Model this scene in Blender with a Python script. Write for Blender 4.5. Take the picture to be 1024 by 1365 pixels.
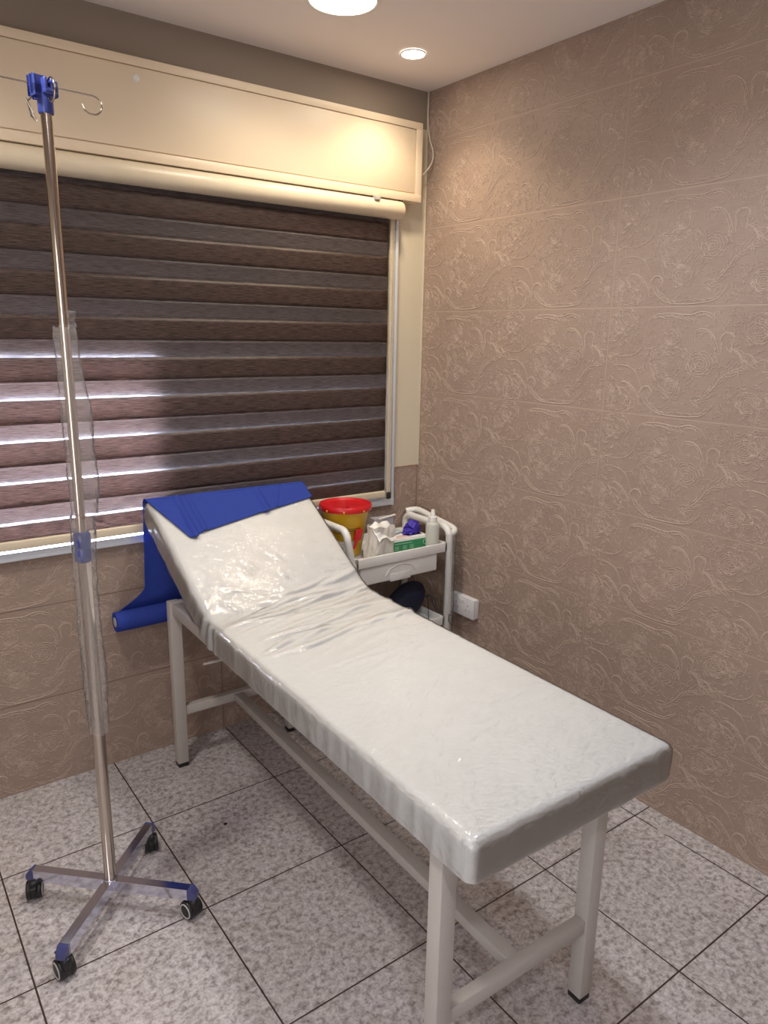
import bpy, bmesh, math, random
from math import sin, cos, pi, radians, sqrt, atan2, hypot
from mathutils import Vector, Matrix, noise as mnoise
for o in list(bpy.data.objects): bpy.data.objects.remove(o)
sc = bpy.context.scene; COL = sc.collection

# ------------------------------------------------------------------ camera, world, exposure
CAM = (-2.084, -2.556, 1.581)
cd = bpy.data.cameras.new('camera'); cam = bpy.data.objects.new('camera', cd); COL.objects.link(cam)
cam.location = CAM; cam.rotation_euler = (1.3323, -0.0164, -0.6336)
cd.sensor_fit = 'HORIZONTAL'; cd.sensor_width = 36; cd.lens = 974.03/1024*36; cd.clip_start = .02
sc.camera = cam
sc.view_settings.view_transform = 'Standard'; sc.view_settings.look = 'None'
sc.view_settings.gamma = 1; sc.view_settings.use_curve_mapping = False
sc.view_settings.exposure = 0.50

w = bpy.data.worlds.new('sky'); sc.world = w; w.use_nodes = True
bg = w.node_tree.nodes['Background']; bg.inputs[0].default_value = (.74, .80, 1, 1); bg.inputs[1].default_value = 80.0

WARM = (1, .80, .58); NEUT = (1, .90, .80)
# daylight added at the left wall to brighten the room, outside the picture
FILL = dict(loc=(-2.965, -2.45, 1.30), size=(1.5, 1.3), power=13.5, color=(.97, .96, 1))
# ceiling lights: name, x, y, radius, disc emission, watts, spot angle, colour, blend
CEIL_Z = 2.541
LIGHTS = [
 (-.315, -.295, .040, 60, 11.5, 124, (1, .80, .56), .8, 'small glowing recessed spotlight in the ceiling near the room corner'),
 (-.742, -.497, .098, 14, 20, 144, (1, .86, .68), .7, 'wide glowing round ceiling downlight cut off by the top of the picture'),
 (-.76, -1.45, .098, 14, 33, 142, (.84, .90, 1), .7, 'round ceiling downlight over the foot end of the examination bed'),
 (-2.0, -.85, .098, 14, 40, 156, (1, .92, .84), .7, 'unseen added downlight over the left side of the room'),  # unseen lamp, added to brighten the left side and the shutter box
 (-2.1, -2.9, .098, 14, 34, 142, (.96, .95, 1), .7, 'unseen added downlight behind the camera'),  # unseen lamp, added for overall brightness
]

# ------------------------------------------------------------------ materials
def mat(name):
    m = bpy.data.materials.new(name); m.use_nodes = True
    nt = m.node_tree; nt.nodes.clear()
    out = nt.nodes.new('ShaderNodeOutputMaterial')
    return m, nt, out
def N(nt, typ, **kw):
    n = nt.nodes.new(typ)
    for k, v in kw.items():
        if k in n.bl_rna.properties: setattr(n, k, v)
        else: n.inputs[k].default_value = v
    return n
def L(nt, a, b): nt.links.new(a, b)
def rgba(c): return (c[0], c[1], c[2], 1)
def mapping(nt, scale=(1, 1, 1), coord='Object'):
    tc = N(nt, 'ShaderNodeTexCoord'); mp = N(nt, 'ShaderNodeMapping'); mp.inputs['Scale'].default_value = scale
    L(nt, tc.outputs[coord], mp.inputs['Vector']); return mp.outputs[0]
def noise(nt, vec, scale, detail=3, rough=.5, dist=0):
    n = N(nt, 'ShaderNodeTexNoise'); n.inputs['Scale'].default_value = scale; n.inputs['Detail'].default_value = detail
    n.inputs['Roughness'].default_value = rough; n.inputs['Distortion'].default_value = dist
    L(nt, vec, n.inputs['Vector']); return n.outputs['Fac']
def ramp(nt, fac, stops):
    r = N(nt, 'ShaderNodeValToRGB'); e = r.color_ramp.elements
    while len(e) < len(stops): e.new(.5)
    for i, (p, c) in enumerate(stops): e[i].position = p; e[i].color = rgba(c) if len(c) == 3 else c
    L(nt, fac, r.inputs[0]); return r.outputs[0]
def bump(nt, h, strength=.3, dist=.002, prev=None):
    b = N(nt, 'ShaderNodeBump'); b.inputs['Strength'].default_value = strength; b.inputs['Distance'].default_value = dist
    L(nt, h, b.inputs['Height'])
    if prev: L(nt, prev, b.inputs['Normal'])
    return b.outputs[0]
def plain(name, col, rough=.5, metal=0, spec=.5, var=.06, nscale=30, bstr=0, coat=0, subs=0, transl=0, bscale=None, aniso=(1, 1, 1), ior=None, transm=0):
    m, nt, out = mat(name)
    p = N(nt, 'ShaderNodeBsdfPrincipled')
    v = mapping(nt, aniso)
    f = noise(nt, v, nscale, 4)
    a = tuple(max(0, c*(1-var)) for c in col); b = tuple(min(1, c*(1+var)) for c in col)
    L(nt, ramp(nt, f, [(.3, a), (.7, b)]), p.inputs['Base Color'])
    p.inputs['Roughness'].default_value = rough; p.inputs['Metallic'].default_value = metal
    p.inputs['Specular IOR Level'].default_value = spec; p.inputs['Coat Weight'].default_value = coat
    p.inputs['Coat Roughness'].default_value = .08; p.inputs['Transmission Weight'].default_value = transm
    if ior: p.inputs['IOR'].default_value = ior
    if bstr: L(nt, bump(nt, noise(nt, v, bscale or nscale*4, 3), bstr, .001), p.inputs['Normal'])
    s = p.outputs[0]
    if transl:
        t = N(nt, 'ShaderNodeBsdfTranslucent'); t.inputs[0].default_value = rgba(col)
        mx = N(nt, 'ShaderNodeMixShader'); mx.inputs[0].default_value = transl
        L(nt, s, mx.inputs[1]); L(nt, t.outputs[0], mx.inputs[2]); s = mx.outputs[0]
    L(nt, s, out.inputs[0]); return m

def math_(nt, op, a, b=None):
    n = N(nt, 'ShaderNodeMath', operation=op)
    for i, x in enumerate((a, b)):
        if x is None: continue
        if isinstance(x, (int, float)): n.inputs[i].default_value = x
        else: L(nt, x, n.inputs[i])
    return n.outputs[0]
def lines(nt, coord, origin, period, half):
    """1 on a grout line, 0 elsewhere"""
    t = math_(nt, 'DIVIDE', math_(nt, 'SUBTRACT', coord, origin), period)
    d = math_(nt, 'ABSOLUTE', math_(nt, 'SUBTRACT', math_(nt, 'FRACT', math_(nt, 'ADD', t, 100.5)), .5))
    return math_(nt, 'LESS_THAN', d, half/period)

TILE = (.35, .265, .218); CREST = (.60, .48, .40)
def wall_tile(name, axis, grout_col, crest=False):
    m, nt, out = mat(name)
    p = N(nt, 'ShaderNodeBsdfPrincipled')
    g = N(nt, 'ShaderNodeNewGeometry'); sp = N(nt, 'ShaderNodeSeparateXYZ'); L(nt, g.outputs['Position'], sp.inputs[0])
    mp = N(nt, 'ShaderNodeMapping'); mp.inputs['Scale'].default_value = (3, 3, 60); L(nt, g.outputs['Position'], mp.inputs['Vector'])
    streak = noise(nt, mp.outputs[0], 6, 4, .6)
    base = CREST if crest else TILE
    c1 = ramp(nt, streak, [(.3, tuple(c*.90 for c in base)), (.7, tuple(c*1.08 for c in base))])
    big = noise(nt, g.outputs['Position'], 5, 3)
    mx = N(nt, 'ShaderNodeMix', data_type='RGBA', blend_type='MULTIPLY'); mx.inputs[0].default_value = 1
    L(nt, c1, mx.inputs[6]); L(nt, ramp(nt, big, [(.3, (.95, .93, .92)), (.7, (1.04, 1.03, 1.02))]), mx.inputs[7])
    col = mx.outputs[2]
    nrm = bump(nt, noise(nt, g.outputs['Position'], 420, 4, .6), .35, .0015)
    if not crest:
        lz = lines(nt, sp.outputs[2], .33, .337, .0013)
        lh = lines(nt, sp.outputs[axis], 0 if axis == 1 else -.99, .983, .0011)
        gl = math_(nt, 'MAXIMUM', lz, lh)
        m2 = N(nt, 'ShaderNodeMix', data_type='RGBA'); L(nt, gl, m2.inputs[0]); L(nt, col, m2.inputs[6]); m2.inputs[7].default_value = rgba(grout_col)
        col = m2.outputs[2]
        # fine filigree between the modelled scrolls
        v = N(nt, 'ShaderNodeTexVoronoi', feature='DISTANCE_TO_EDGE'); v.inputs['Scale'].default_value = 75
        wv = N(nt, 'ShaderNodeTexNoise'); wv.inputs['Scale'].default_value = 14; wv.inputs['Detail'].default_value = 2
        L(nt, g.outputs['Position'], wv.inputs['Vector'])
        ad = N(nt, 'ShaderNodeVectorMath', operation='MULTIPLY_ADD'); L(nt, wv.outputs['Color'], ad.inputs[0]); ad.inputs[1].default_value = (.12, .12, .12); L(nt, g.outputs['Position'], ad.inputs[2])
        L(nt, ad.outputs[0], v.inputs['Vector'])
        ve = ramp(nt, v.outputs['Distance'], [(.0, (1, 1, 1)), (.12, (0, 0, 0))])
        nrm = bump(nt, ve, .10, .0015, nrm)
        nrm = bump(nt, math_(nt, 'SUBTRACT', 1.0, gl), .6, .002, nrm)
    L(nt, col, p.inputs['Base Color']); L(nt, nrm, p.inputs['Normal'])
    p.inputs['Roughness'].default_value = .52; p.inputs['Specular IOR Level'].default_value = .35
    L(nt, p.outputs[0], out.inputs[0]); return m

def floor_mat():
    m, nt, out = mat('floor_tile'); p = N(nt, 'ShaderNodeBsdfPrincipled')
    g = N(nt, 'ShaderNodeNewGeometry'); P = g.outputs['Position']
    sp = N(nt, 'ShaderNodeSeparateXYZ'); L(nt, P, sp.inputs[0])
    n1 = noise(nt, P, 55, 6, .66, .3); n2 = noise(nt, P, 130, 3, .6, .4); n3 = noise(nt, P, 9, 2)
    c = ramp(nt, n1, [(.30, (.19, .165, .163)), (.43, (.375, .35, .352)), (.52, (.52, .50, .508)), (.68, (.645, .63, .645))])
    mx = N(nt, 'ShaderNodeMix', data_type='RGBA', blend_type='MULTIPLY'); mx.inputs[0].default_value = .8
    L(nt, c, mx.inputs[6]); L(nt, ramp(nt, n2, [(.36, (.68, .64, .62)), (.52, (1, 1, 1))]), mx.inputs[7])
    m3 = N(nt, 'ShaderNodeMix', data_type='RGBA', blend_type='MULTIPLY'); m3.inputs[0].default_value = 1
    L(nt, mx.outputs[2], m3.inputs[6]); L(nt, ramp(nt, n3, [(.3, (.95, .93, .91)), (.7, (1.05, 1.04, 1.06))]), m3.inputs[7])
    v = N(nt, 'ShaderNodeTexVoronoi'); v.inputs['Scale'].default_value = 34; L(nt, P, v.inputs['Vector'])
    m4 = N(nt, 'ShaderNodeMix', data_type='RGBA'); L(nt, math_(nt, 'MULTIPLY', math_(nt, 'LESS_THAN', v.outputs['Distance'], .22), .35), m4.inputs[0])
    L(nt, m3.outputs[2], m4.inputs[6]); m4.inputs[7].default_value = (.46, .41, .385, 1)
    lx = lines(nt, sp.outputs[0], FX, .45, .0022); ly = lines(nt, sp.outputs[1], FY, .45, .0022); gl = math_(nt, 'MAXIMUM', lx, ly)
    m2 = N(nt, 'ShaderNodeMix', data_type='RGBA'); L(nt, gl, m2.inputs[0]); L(nt, m4.outputs[2], m2.inputs[6]); m2.inputs[7].default_value = (.045, .028, .022, 1)
    L(nt, m2.outputs[2], p.inputs['Base Color'])
    p.inputs['Roughness'].default_value = .38; p.inputs['Specular IOR Level'].default_value = .42
    nb = bump(nt, noise(nt, P, 45, 3), .12, .002); L(nt, bump(nt, math_(nt, 'SUBTRACT', 1.0, gl), .5, .002, nb), p.inputs['Normal'])
    L(nt, p.outputs[0], out.inputs[0]); return m
FX, FY = -.0833, -1.3231

def film(name, gloss=.30, haze=.03, rough=.07, tint=(1, 1, 1), wr=60, wstr=.5):
    m, nt, out = mat(name)
    t = N(nt, 'ShaderNodeBsdfTransparent'); t.inputs[0].default_value = rgba(tint)
    d = N(nt, 'ShaderNodeBsdfDiffuse'); d.inputs[0].default_value = (.85, .84, .84, 1)
    gl = N(nt, 'ShaderNodeBsdfGlossy'); gl.inputs['Roughness'].default_value = rough
    v = mapping(nt); nb = bump(nt, noise(nt, v, wr, 3, .55, 1.5), wstr, .004); L(nt, nb, gl.inputs['Normal'])
    lw = N(nt, 'ShaderNodeLayerWeight'); lw.inputs[0].default_value = gloss; L(nt, nb, lw.inputs['Normal'])
    m1 = N(nt, 'ShaderNodeMixShader'); m1.inputs[0].default_value = haze
    L(nt, t.outputs[0], m1.inputs[1]); L(nt, d.outputs[0], m1.inputs[2])
    m2 = N(nt, 'ShaderNodeMixShader'); L(nt, lw.outputs['Fresnel'], m2.inputs[0]); L(nt, m1.outputs[0], m2.inputs[1]); L(nt, gl.outputs[0], m2.inputs[2])
    L(nt, m2.outputs[0], out.inputs[0]); return m

def fabric(name, col, tcol, streak, transl, transp):
    m, nt, out = mat(name)
    v = mapping(nt, (7, 1, 170)); f = noise(nt, v, 3, 5, .7)
    c = ramp(nt, f, [(.34, tuple(a*(1-streak) for a in col)), (.66, tuple(min(1, a*(1+streak)) for a in col))])
    p = N(nt, 'ShaderNodeBsdfPrincipled'); L(nt, c, p.inputs['Base Color']); p.inputs['Roughness'].default_value = .42; p.inputs['Specular IOR Level'].default_value = .6
    L(nt, bump(nt, f, .35, .001), p.inputs['Normal'])
    t = N(nt, 'ShaderNodeBsdfTranslucent'); L(nt, ramp(nt, f, [(.34, tuple(a*(1-streak) for a in tcol)), (.66, tuple(min(1, a*(1+streak)) for a in tcol))]), t.inputs[0])
    mx = N(nt, 'ShaderNodeMixShader'); mx.inputs[0].default_value = transl; L(nt, p.outputs[0], mx.inputs[1]); L(nt, t.outputs[0], mx.inputs[2])
    tr = N(nt, 'ShaderNodeBsdfTransparent'); m2 = N(nt, 'ShaderNodeMixShader'); m2.inputs[0].default_value = transp
    L(nt, mx.outputs[0], m2.inputs[1]); L(nt, tr.outputs[0], m2.inputs[2]); L(nt, m2.outputs[0], out.inputs[0]); return m

def emit(name, col, s):
    m, nt, out = mat(name); e = N(nt, 'ShaderNodeEmission'); e.inputs[0].default_value = rgba(col); e.inputs[1].default_value = s
    L(nt, e.outputs[0], out.inputs[0]); return m

M = dict(
 tileR=wall_tile('relief_tile_right', 1, (.47, .36, .285)), tileB=wall_tile('relief_tile_window', 0, (.17, .115, .085)),
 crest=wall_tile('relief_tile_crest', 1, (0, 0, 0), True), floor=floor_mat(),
 ceil=plain('ceiling_paint', (.86, .80, .77), .8, var=.02, nscale=3), wallp=plain('wall_paint_cream', (.66, .60, .47), .6, var=.02, nscale=3, bstr=.05),
 wallg=plain('wall_paint_plain', (.55, .48, .42), .75, var=.03, nscale=3), upper=plain('wall_paint_shaded_top', (.30, .25, .205), .7, var=.03, nscale=3),  # upper: wall paint darkened, the shade below the ceiling is in its colour
 boxp=plain('shutter_box_paint', (.80, .67, .50), .42, var=.03, nscale=2.5, bstr=.06, bscale=9), cass=plain('blind_cassette_cream', (.70, .61, .46), .38, var=.02),
 alu=plain('window_aluminium', (.66, .70, .76), .3, metal=.15, var=.02), white_pl=plain('white_plastic', (.82, .82, .79), .32, var=.02, coat=.1),
 bedm=plain('bed_steel_paint', (.50, .47, .44), .38, var=.02, coat=.1), vinyl=plain('cream_vinyl', (.70, .695, .675), .62, var=.015, nscale=12, bstr=.06, bscale=500),
 film=film('clear_plastic_film', .36, .04, .05, wr=32, wstr=.68), sleeve=film('crumpled_plastic_sleeve', .16, .13, .12, wr=70, wstr=.8),
 chrome=plain('chrome', (.62, .55, .48), .13, metal=1, var=.01), chromeb=plain('chrome_base', (.66, .68, .80), .12, metal=1, var=.01),
 chromeblue=plain('blue_tinted_chrome_film', (.34, .42, .80), .2, metal=.8, var=.05),
 blue=plain('blue_plastic', (.035, .055, .26), .32, var=.05, coat=.2), black=plain('black_rubber', (.012, .012, .013), .45, var=.1), greyr=plain('grey_ring', (.45, .44, .45), .4),
 capb=plain('dark_blue_end_cap', (.05, .06, .20), .3, var=.08, coat=.3), drape=plain('blue_nonwoven_sheet', (.045, .085, .45), .75, var=.10, nscale=220, bstr=.25, bscale=500, transl=.35, spec=.2),
 solid=fabric('blind_woven_band', (.085, .056, .048), (.42, .325, .29), .75, .45, 0), sheer=fabric('blind_sheer_band', (.18, .152, .155), (.80, .72, .76), .55, .62, .42),
 red=plain('red_plastic', (.62, .012, .018), .3, var=.05, coat=.3), yellow=plain('yellow_plastic', (.78, .46, .015), .34, var=.04, coat=.2, transl=.1),
 ink=plain('black_ink', (.03, .025, .02), .6), paper=plain('crumpled_paper', (.80, .77, .70), .7, var=.04, transl=.15, nscale=50, bstr=.2), label=plain('pale_label', (.62, .62, .56), .5),
 green=plain('green_carton', (.03, .25, .105), .45, var=.06, nscale=40), greenl=plain('pale_green_print', (.38, .58, .44), .5), pinkp=plain('pale_pink_print', (.78, .60, .54), .5),
 glove=plain('violet_nitrile', (.045, .022, .36), .55, var=.15, nscale=60, bstr=.3), bottle=plain('frosted_bottle', (.74, .75, .68), .35, var=.02, transl=.3), wcap=plain('white_cap', (.86, .86, .82), .35),
 card=plain('grey_card', (.44, .42, .47), .6, var=.03), navy=plain('navy_fabric', (.008, .012, .035), .75, var=.2, nscale=200, bstr=.3), silver=plain('pale_blue_packet', (.55, .64, .68), .35),
 lens=emit('lamp_small', (1, .88, .70), 60), lensb=emit('lamp_wide', (1, .93, .82), 14), ring=plain('light_trim', (.8, .78, .74), .4), cable=plain('white_cable', (.68, .62, .52), .45),
 roller=plain('shutter_slats_grey', (.30, .30, .33), .6), bead=plain('bead_chain', (.72, .64, .5), .35), socket=plain('socket_white', (.74, .74, .76), .3, var=.01, coat=.2), dark=plain('dark_gap', (.02, .018, .016), .7),
 chip=plain('chipped_plaster', (.50, .27, .20), .8), tape=plain('tape_grey', (.45, .41, .40), .5), core=plain('cardboard_core', (.45, .42, .38), .8))

# ------------------------------------------------------------------ builders
def link(name, verts, faces, m, parent=None, smooth=False, loc=(0, 0, 0)):
    me = bpy.data.meshes.new(name); me.from_pydata([tuple(v) for v in verts], [], faces); me.update()
    ms = m if isinstance(m, (list, tuple)) else [m]
    for x in ms: me.materials.append(x)
    if smooth: me.polygons.foreach_set('use_smooth', [True]*len(me.polygons))
    o = bpy.data.objects.new(name, me); COL.objects.link(o); o.location = loc
    if parent is not None: o.parent = parent
    return o
def from_bm(name, bm, m, parent=None, smooth=False, angle=None, loc=(0, 0, 0)):
    me = bpy.data.meshes.new(name); bm.normal_update(); bm.to_mesh(me); bm.free()
    ms = m if isinstance(m, (list, tuple)) else [m]
    for x in ms: me.materials.append(x)
    if smooth:
        me.polygons.foreach_set('use_smooth', [True]*len(me.polygons))
        if angle: me.set_sharp_from_angle(angle=radians(angle))
    o = bpy.data.objects.new(name, me); COL.objects.link(o); o.location = loc
    if parent is not None: o.parent = parent
    return o
def tag(o, label=None, cat=None, group=None, kind=None):
    if label: o['label'] = label
    if cat: o['category'] = cat
    if group: o['group'] = group
    if kind: o['kind'] = kind
    return o
def thing(name, label, cat, loc, rz=0, group=None):
    o = bpy.data.objects.new(name, None); COL.objects.link(o); o.location = loc; o.rotation_euler = (0, 0, rz); o.empty_display_size = .05
    return tag(o, label, cat, group)
def bx(bm, x0, y0, z0, x1, y1, z1, bev=0, seg=2, mat_i=0, M4=None):
    r = bmesh.ops.create_cube(bm, size=1)
    vs = r['verts']
    for v in vs:
        v.co = Vector(((x0+x1)/2+v.co.x*(x1-x0), (y0+y1)/2+v.co.y*(y1-y0), (z0+z1)/2+v.co.z*(z1-z0)))
        if M4: v.co = M4 @ v.co
    fs = {f for v in vs for f in v.link_faces}
    if bev:
        es = list({e for v in vs for e in v.link_edges})
        rr = bmesh.ops.bevel(bm, geom=es, offset=bev, segments=seg, profile=.5, affect='EDGES')
        fs = set(rr['faces']) | {f for f in fs if f.is_valid}
    for f in fs:
        if f.is_valid: f.material_index = mat_i
    return vs
def box(name, b, m, parent=None, bev=.002, smooth=True, M4=None):
    bm = bmesh.new(); bx(bm, *b, bev=bev, M4=M4); return from_bm(name, bm, m, parent, smooth, 40)
def tube(pts, r, seg=12, cap=True, closed=False):
    """returns verts, faces"""
    P = [Vector(p) for p in pts]; n = len(P); R = r if isinstance(r, (list, tuple)) else [r]*n
    V, F = [], []; T0 = (P[1]-P[0]).normalized()
    up = Vector((0, 0, 1)) if abs(T0.z) < .9 else Vector((1, 0, 0)); u = T0.cross(up).normalized()
    for i in range(n):
        if closed: t = (P[(i+1) % n]-P[i-1]).normalized()
        else: t = ((P[min(i+1, n-1)]-P[max(i-1, 0)])).normalized()
        u = (u-t*u.dot(t)).normalized(); v = t.cross(u)
        for k in range(seg):
            a = 2*pi*k/seg; V.append(P[i]+(u*cos(a)+v*sin(a))*R[i])
    m_ = n if closed else n-1
    for i in range(m_):
        for k in range(seg):
            a = i*seg+k; b = i*seg+(k+1) % seg; c = ((i+1) % n)*seg+(k+1) % seg; d = ((i+1) % n)*seg+k
            F.append((a, b, c, d))
    if cap and not closed:
        F.append(tuple(range(seg-1, -1, -1))); F.append(tuple((n-1)*seg+k for k in range(seg)))
    return V, F
def tube_obj(name, pts, r, m, parent=None, seg=12, closed=False, cap=True):
    V, F = tube(pts, r, seg, cap, closed); o = link(name, V, F, m, parent, True)
    try: o.data.set_sharp_from_angle(angle=radians(50))
    except Exception: pass
    return o
def multi(name, parts, m, parent=None, smooth=True):
    V, F = [], []
    for v, f in parts:
        b = len(V); V += list(v); F += [tuple(i+b for i in q) for q in f]
    o = link(name, V, F, m, parent, smooth)
    try: o.data.set_sharp_from_angle(angle=radians(50))
    except Exception: pass
    return o
def lathe(prof, seg=40, c=(0, 0, 0), axis='z', cap=True):
    V, F = [], []
    for r, z in prof:
        for k in range(seg):
            a = 2*pi*k/seg
            p = (r*cos(a), r*sin(a), z)
            if axis == 'x': p = (z, r*cos(a), r*sin(a))
            if axis == 'y': p = (r*sin(a), z, r*cos(a))
            V.append(Vector(p)+Vector(c))
    n = len(prof)
    for i in range(n-1):
        for k in range(seg):
            F.append((i*seg+k, i*seg+(k+1) % seg, (i+1)*seg+(k+1) % seg, (i+1)*seg+k))
    if cap and prof[0][0] > 1e-6: F.append(tuple(range(seg-1, -1, -1)))
    if cap and prof[-1][0] > 1e-6: F.append(tuple((n-1)*seg+k for k in range(seg)))
    return V, F
def lathe_obj(name, prof, m, parent=None, seg=40, c=(0, 0, 0), axis='z', angle=40, cap=True):
    V, F = lathe(prof, seg, c, axis, cap); o = link(name, V, F, m, parent, True)
    o.data.set_sharp_from_angle(angle=radians(angle)); return o
def arc(c, r, a0, a1, n, pl='xz', w=0):
    o = []
    for i in range(n+1):
        a = a0+(a1-a0)*i/n
        if pl == 'xz': o.append((c[0]+r*cos(a), c[1], c[2]+r*sin(a)))
        if pl == 'yz': o.append((c[0], c[1]+r*cos(a), c[2]+r*sin(a)))
        if pl == 'xy': o.append((c[0]+r*cos(a), c[1]+r*sin(a), c[2]))
    return o
def cr(pts, n=6):
    """Catmull-Rom"""
    P = [Vector(p) for p in pts]; P = [P[0]*2-P[1]]+P+[P[-1]*2-P[-2]]; o = []
    for i in range(1, len(P)-2):
        for k in range(n):
            t = k/n; a, b, c, d = P[i-1:i+3]
            o.append(.5*((2*b)+(c-a)*t+(2*a-5*b+4*c-d)*t*t+(3*b-a-3*c+d)*t**3))
    o.append(P[-2]); return o
def clamp(x, a=0., b=1.): return max(a, min(b, x))
def sstep(a, b, x): t = clamp((x-a)/(b-a)); return t*t*(3-2*t)

# ------------------------------------------------------------------ relief strokes of one half tile (s right, t up)
RW, RH = .4915, .337
MAIN = [
 [(0.009, 0.196), (0.047, 0.184), (0.086, 0.185), (0.119, 0.199), (0.14, 0.226), (0.139, 0.262)],
 [(0.144, 0.272), (0.147, 0.298), (0.175, 0.313), (0.215, 0.317), (0.255, 0.314), (0.289, 0.312), (0.32, 0.32), (0.347, 0.317), (0.369, 0.304), (0.384, 0.287)],
 [(0.015, 0.147), (0.05, 0.154), (0.09, 0.15), (0.12, 0.13), (0.14, 0.094)],
 [(0.051, 0.089), (0.069, 0.103), (0.095, 0.097), (0.123, 0.074), (0.135, 0.056)],
 [(0.137, 0.035), (0.137, 0.067), (0.147, 0.087), (0.165, 0.093), (0.182, 0.081), (0.181, 0.06)],
 [(0.143, 0.068), (0.165, 0.037), (0.205, 0.012), (0.265, 0.007), (0.327, 0.01), (0.364, 0.019), (0.387, 0.046), (0.393, 0.061)],
 [(0.305, 0.251), (0.316, 0.268), (0.342, 0.27), (0.365, 0.256), (0.381, 0.23), (0.393, 0.197)],
 [(0.398, 0.197), (0.395, 0.226), (0.394, 0.249), (0.41, 0.261), (0.431, 0.255), (0.434, 0.234)],
 [(0.309, 0.06), (0.342, 0.062), (0.367, 0.079), (0.39, 0.105), (0.407, 0.131), (0.435, 0.151), (0.468, 0.167)],
 [(0.429, 0.198), (0.426, 0.217), (0.453, 0.204), (0.471, 0.181), (0.496, 0.173)],
 [(0.463, 0.204), (0.487, 0.2), (0.509, 0.182), (0.535, 0.193)]]
def make_strokes():
    rnd = random.Random(7); S = []                      # (points, half width, height)
    def P2(pl, n=5): return [(p.x, p.y) for p in cr([(a, b, 0) for a, b in pl], n)]
    for i, m_ in enumerate(MAIN): S.append((P2(m_, 4), .0024 if i not in (0, 2) else .0019, .0016))
    def comma(x, y, ang, ln, curl, wd=.0015, h=.0014):
        pts = []; px, py, a = x, y, ang
        for k in range(6): pts.append((px, py)); px += cos(a)*ln/5; py += sin(a)*ln/5; a += curl/5
        S.append((pts, wd, h))
    def plume(pl, side, ln, step, spread=.7, curl=1.3, f0=0, f1=1):
        q = P2(pl, 8); n = len(q)
        acc = 0
        for i in range(int(n*f0), int((n-1)*f1)):
            dx, dy = q[i+1][0]-q[i][0], q[i+1][1]-q[i][1]; acc += hypot(dx, dy)
            if acc > step:
                acc = 0; a = atan2(dy, dx)
                for sd in (side if isinstance(side, tuple) else (side,)):
                    comma(q[i][0], q[i][1], a+sd*spread*rnd.uniform(.8, 1.2), ln*rnd.uniform(.7, 1.15), -sd*curl*rnd.uniform(.6, 1.2))
    plume(MAIN[1], -1, .038, .0085, .9, 1.4, .1, .75); plume(MAIN[5], 1, .042, .009, .8, 1.5, .0, .75)
    plume(MAIN[8], (1, -1), .036, .010, .8, 1.2); plume(MAIN[3], -1, .024, .009); plume(MAIN[6], -1, .026, .009, .9)
    plume(MAIN[9], (1, -1), .030, .009); plume(MAIN[10], -1, .030, .010); plume(MAIN[0], 1, .016, .012, .7, 1.2, 0, .35); plume(MAIN[7], -1, .022, .009)
    plume(MAIN[4], -1, .024, .008); plume(MAIN[2], 1, .014, .011, .7, 1.2, 0, .3)
    def rose(cx, cy, r, squash=.85):
        for ring in range(5):
            rr = r*(.16+.21*ring); k = 3+ring; off = rnd.uniform(0, 6)
            for j in range(k):
                a0 = off+2*pi*j/k; pts = []
                for q in range(8):
                    a = a0+(2*pi/k*1.18)*q/7; ra = rr*(1+.14*sin(pi*q/7)+rnd.uniform(-.03, .03)) - r*.05*(q == 0)
                    pts.append((cx+ra*cos(a), cy+ra*sin(a)*squash))
                S.append((pts, .0015, .0014))
    def ruffle(cx, cy, r, n=30):
        for j in range(n):
            a = rnd.uniform(0, 2*pi); rr = r*sqrt(rnd.uniform(.03, 1)); x, y = cx+rr*cos(a), cy+rr*sin(a)*.9
            k = rnd.uniform(.007, .013); a0 = a-1.4; pts = []
            for q in range(6):
                b = a0+2.8*q/5; pts.append((x+k*cos(b), y+k*sin(b)*.9))
            S.append((pts, .0012, .0013))
            if rnd.random() < .4: comma(x, y, a, k*1.1, rnd.choice((-1, 1))*1.0, .0012, .0015)
    rose(.334, .168, .040); rose(.507, .264, .034); rose(.496, .065, .030); rose(.235, .245, .026); rose(.245, .092, .028); rose(.19, .2, .022); rose(.205, .15, .026)
    ruffle(.235, .157, .085, 150); ruffle(.235, .245, .034, 26); ruffle(.245, .095, .038, 30); ruffle(.507, .264, .058, 70); ruffle(.496, .062, .056, 70)
    ruffle(.061, .293, .045, 70); ruffle(.063, .036, .046, 70); ruffle(.43, .30, .028, 18); ruffle(.44, .05, .022, 14); ruffle(.371, .17, .03, 16)
    for k in range(330):                                  # loose sprigs in the quiet ground
        x, y = rnd.uniform(0, RW), rnd.uniform(0, RH)
        comma(x, y, rnd.uniform(0, 6.28), rnd.uniform(.012, .028), rnd.choice((-1, 1))*rnd.uniform(.8, 2.4), .0013, .0013)
    return S
STROKES = make_strokes()
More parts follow.
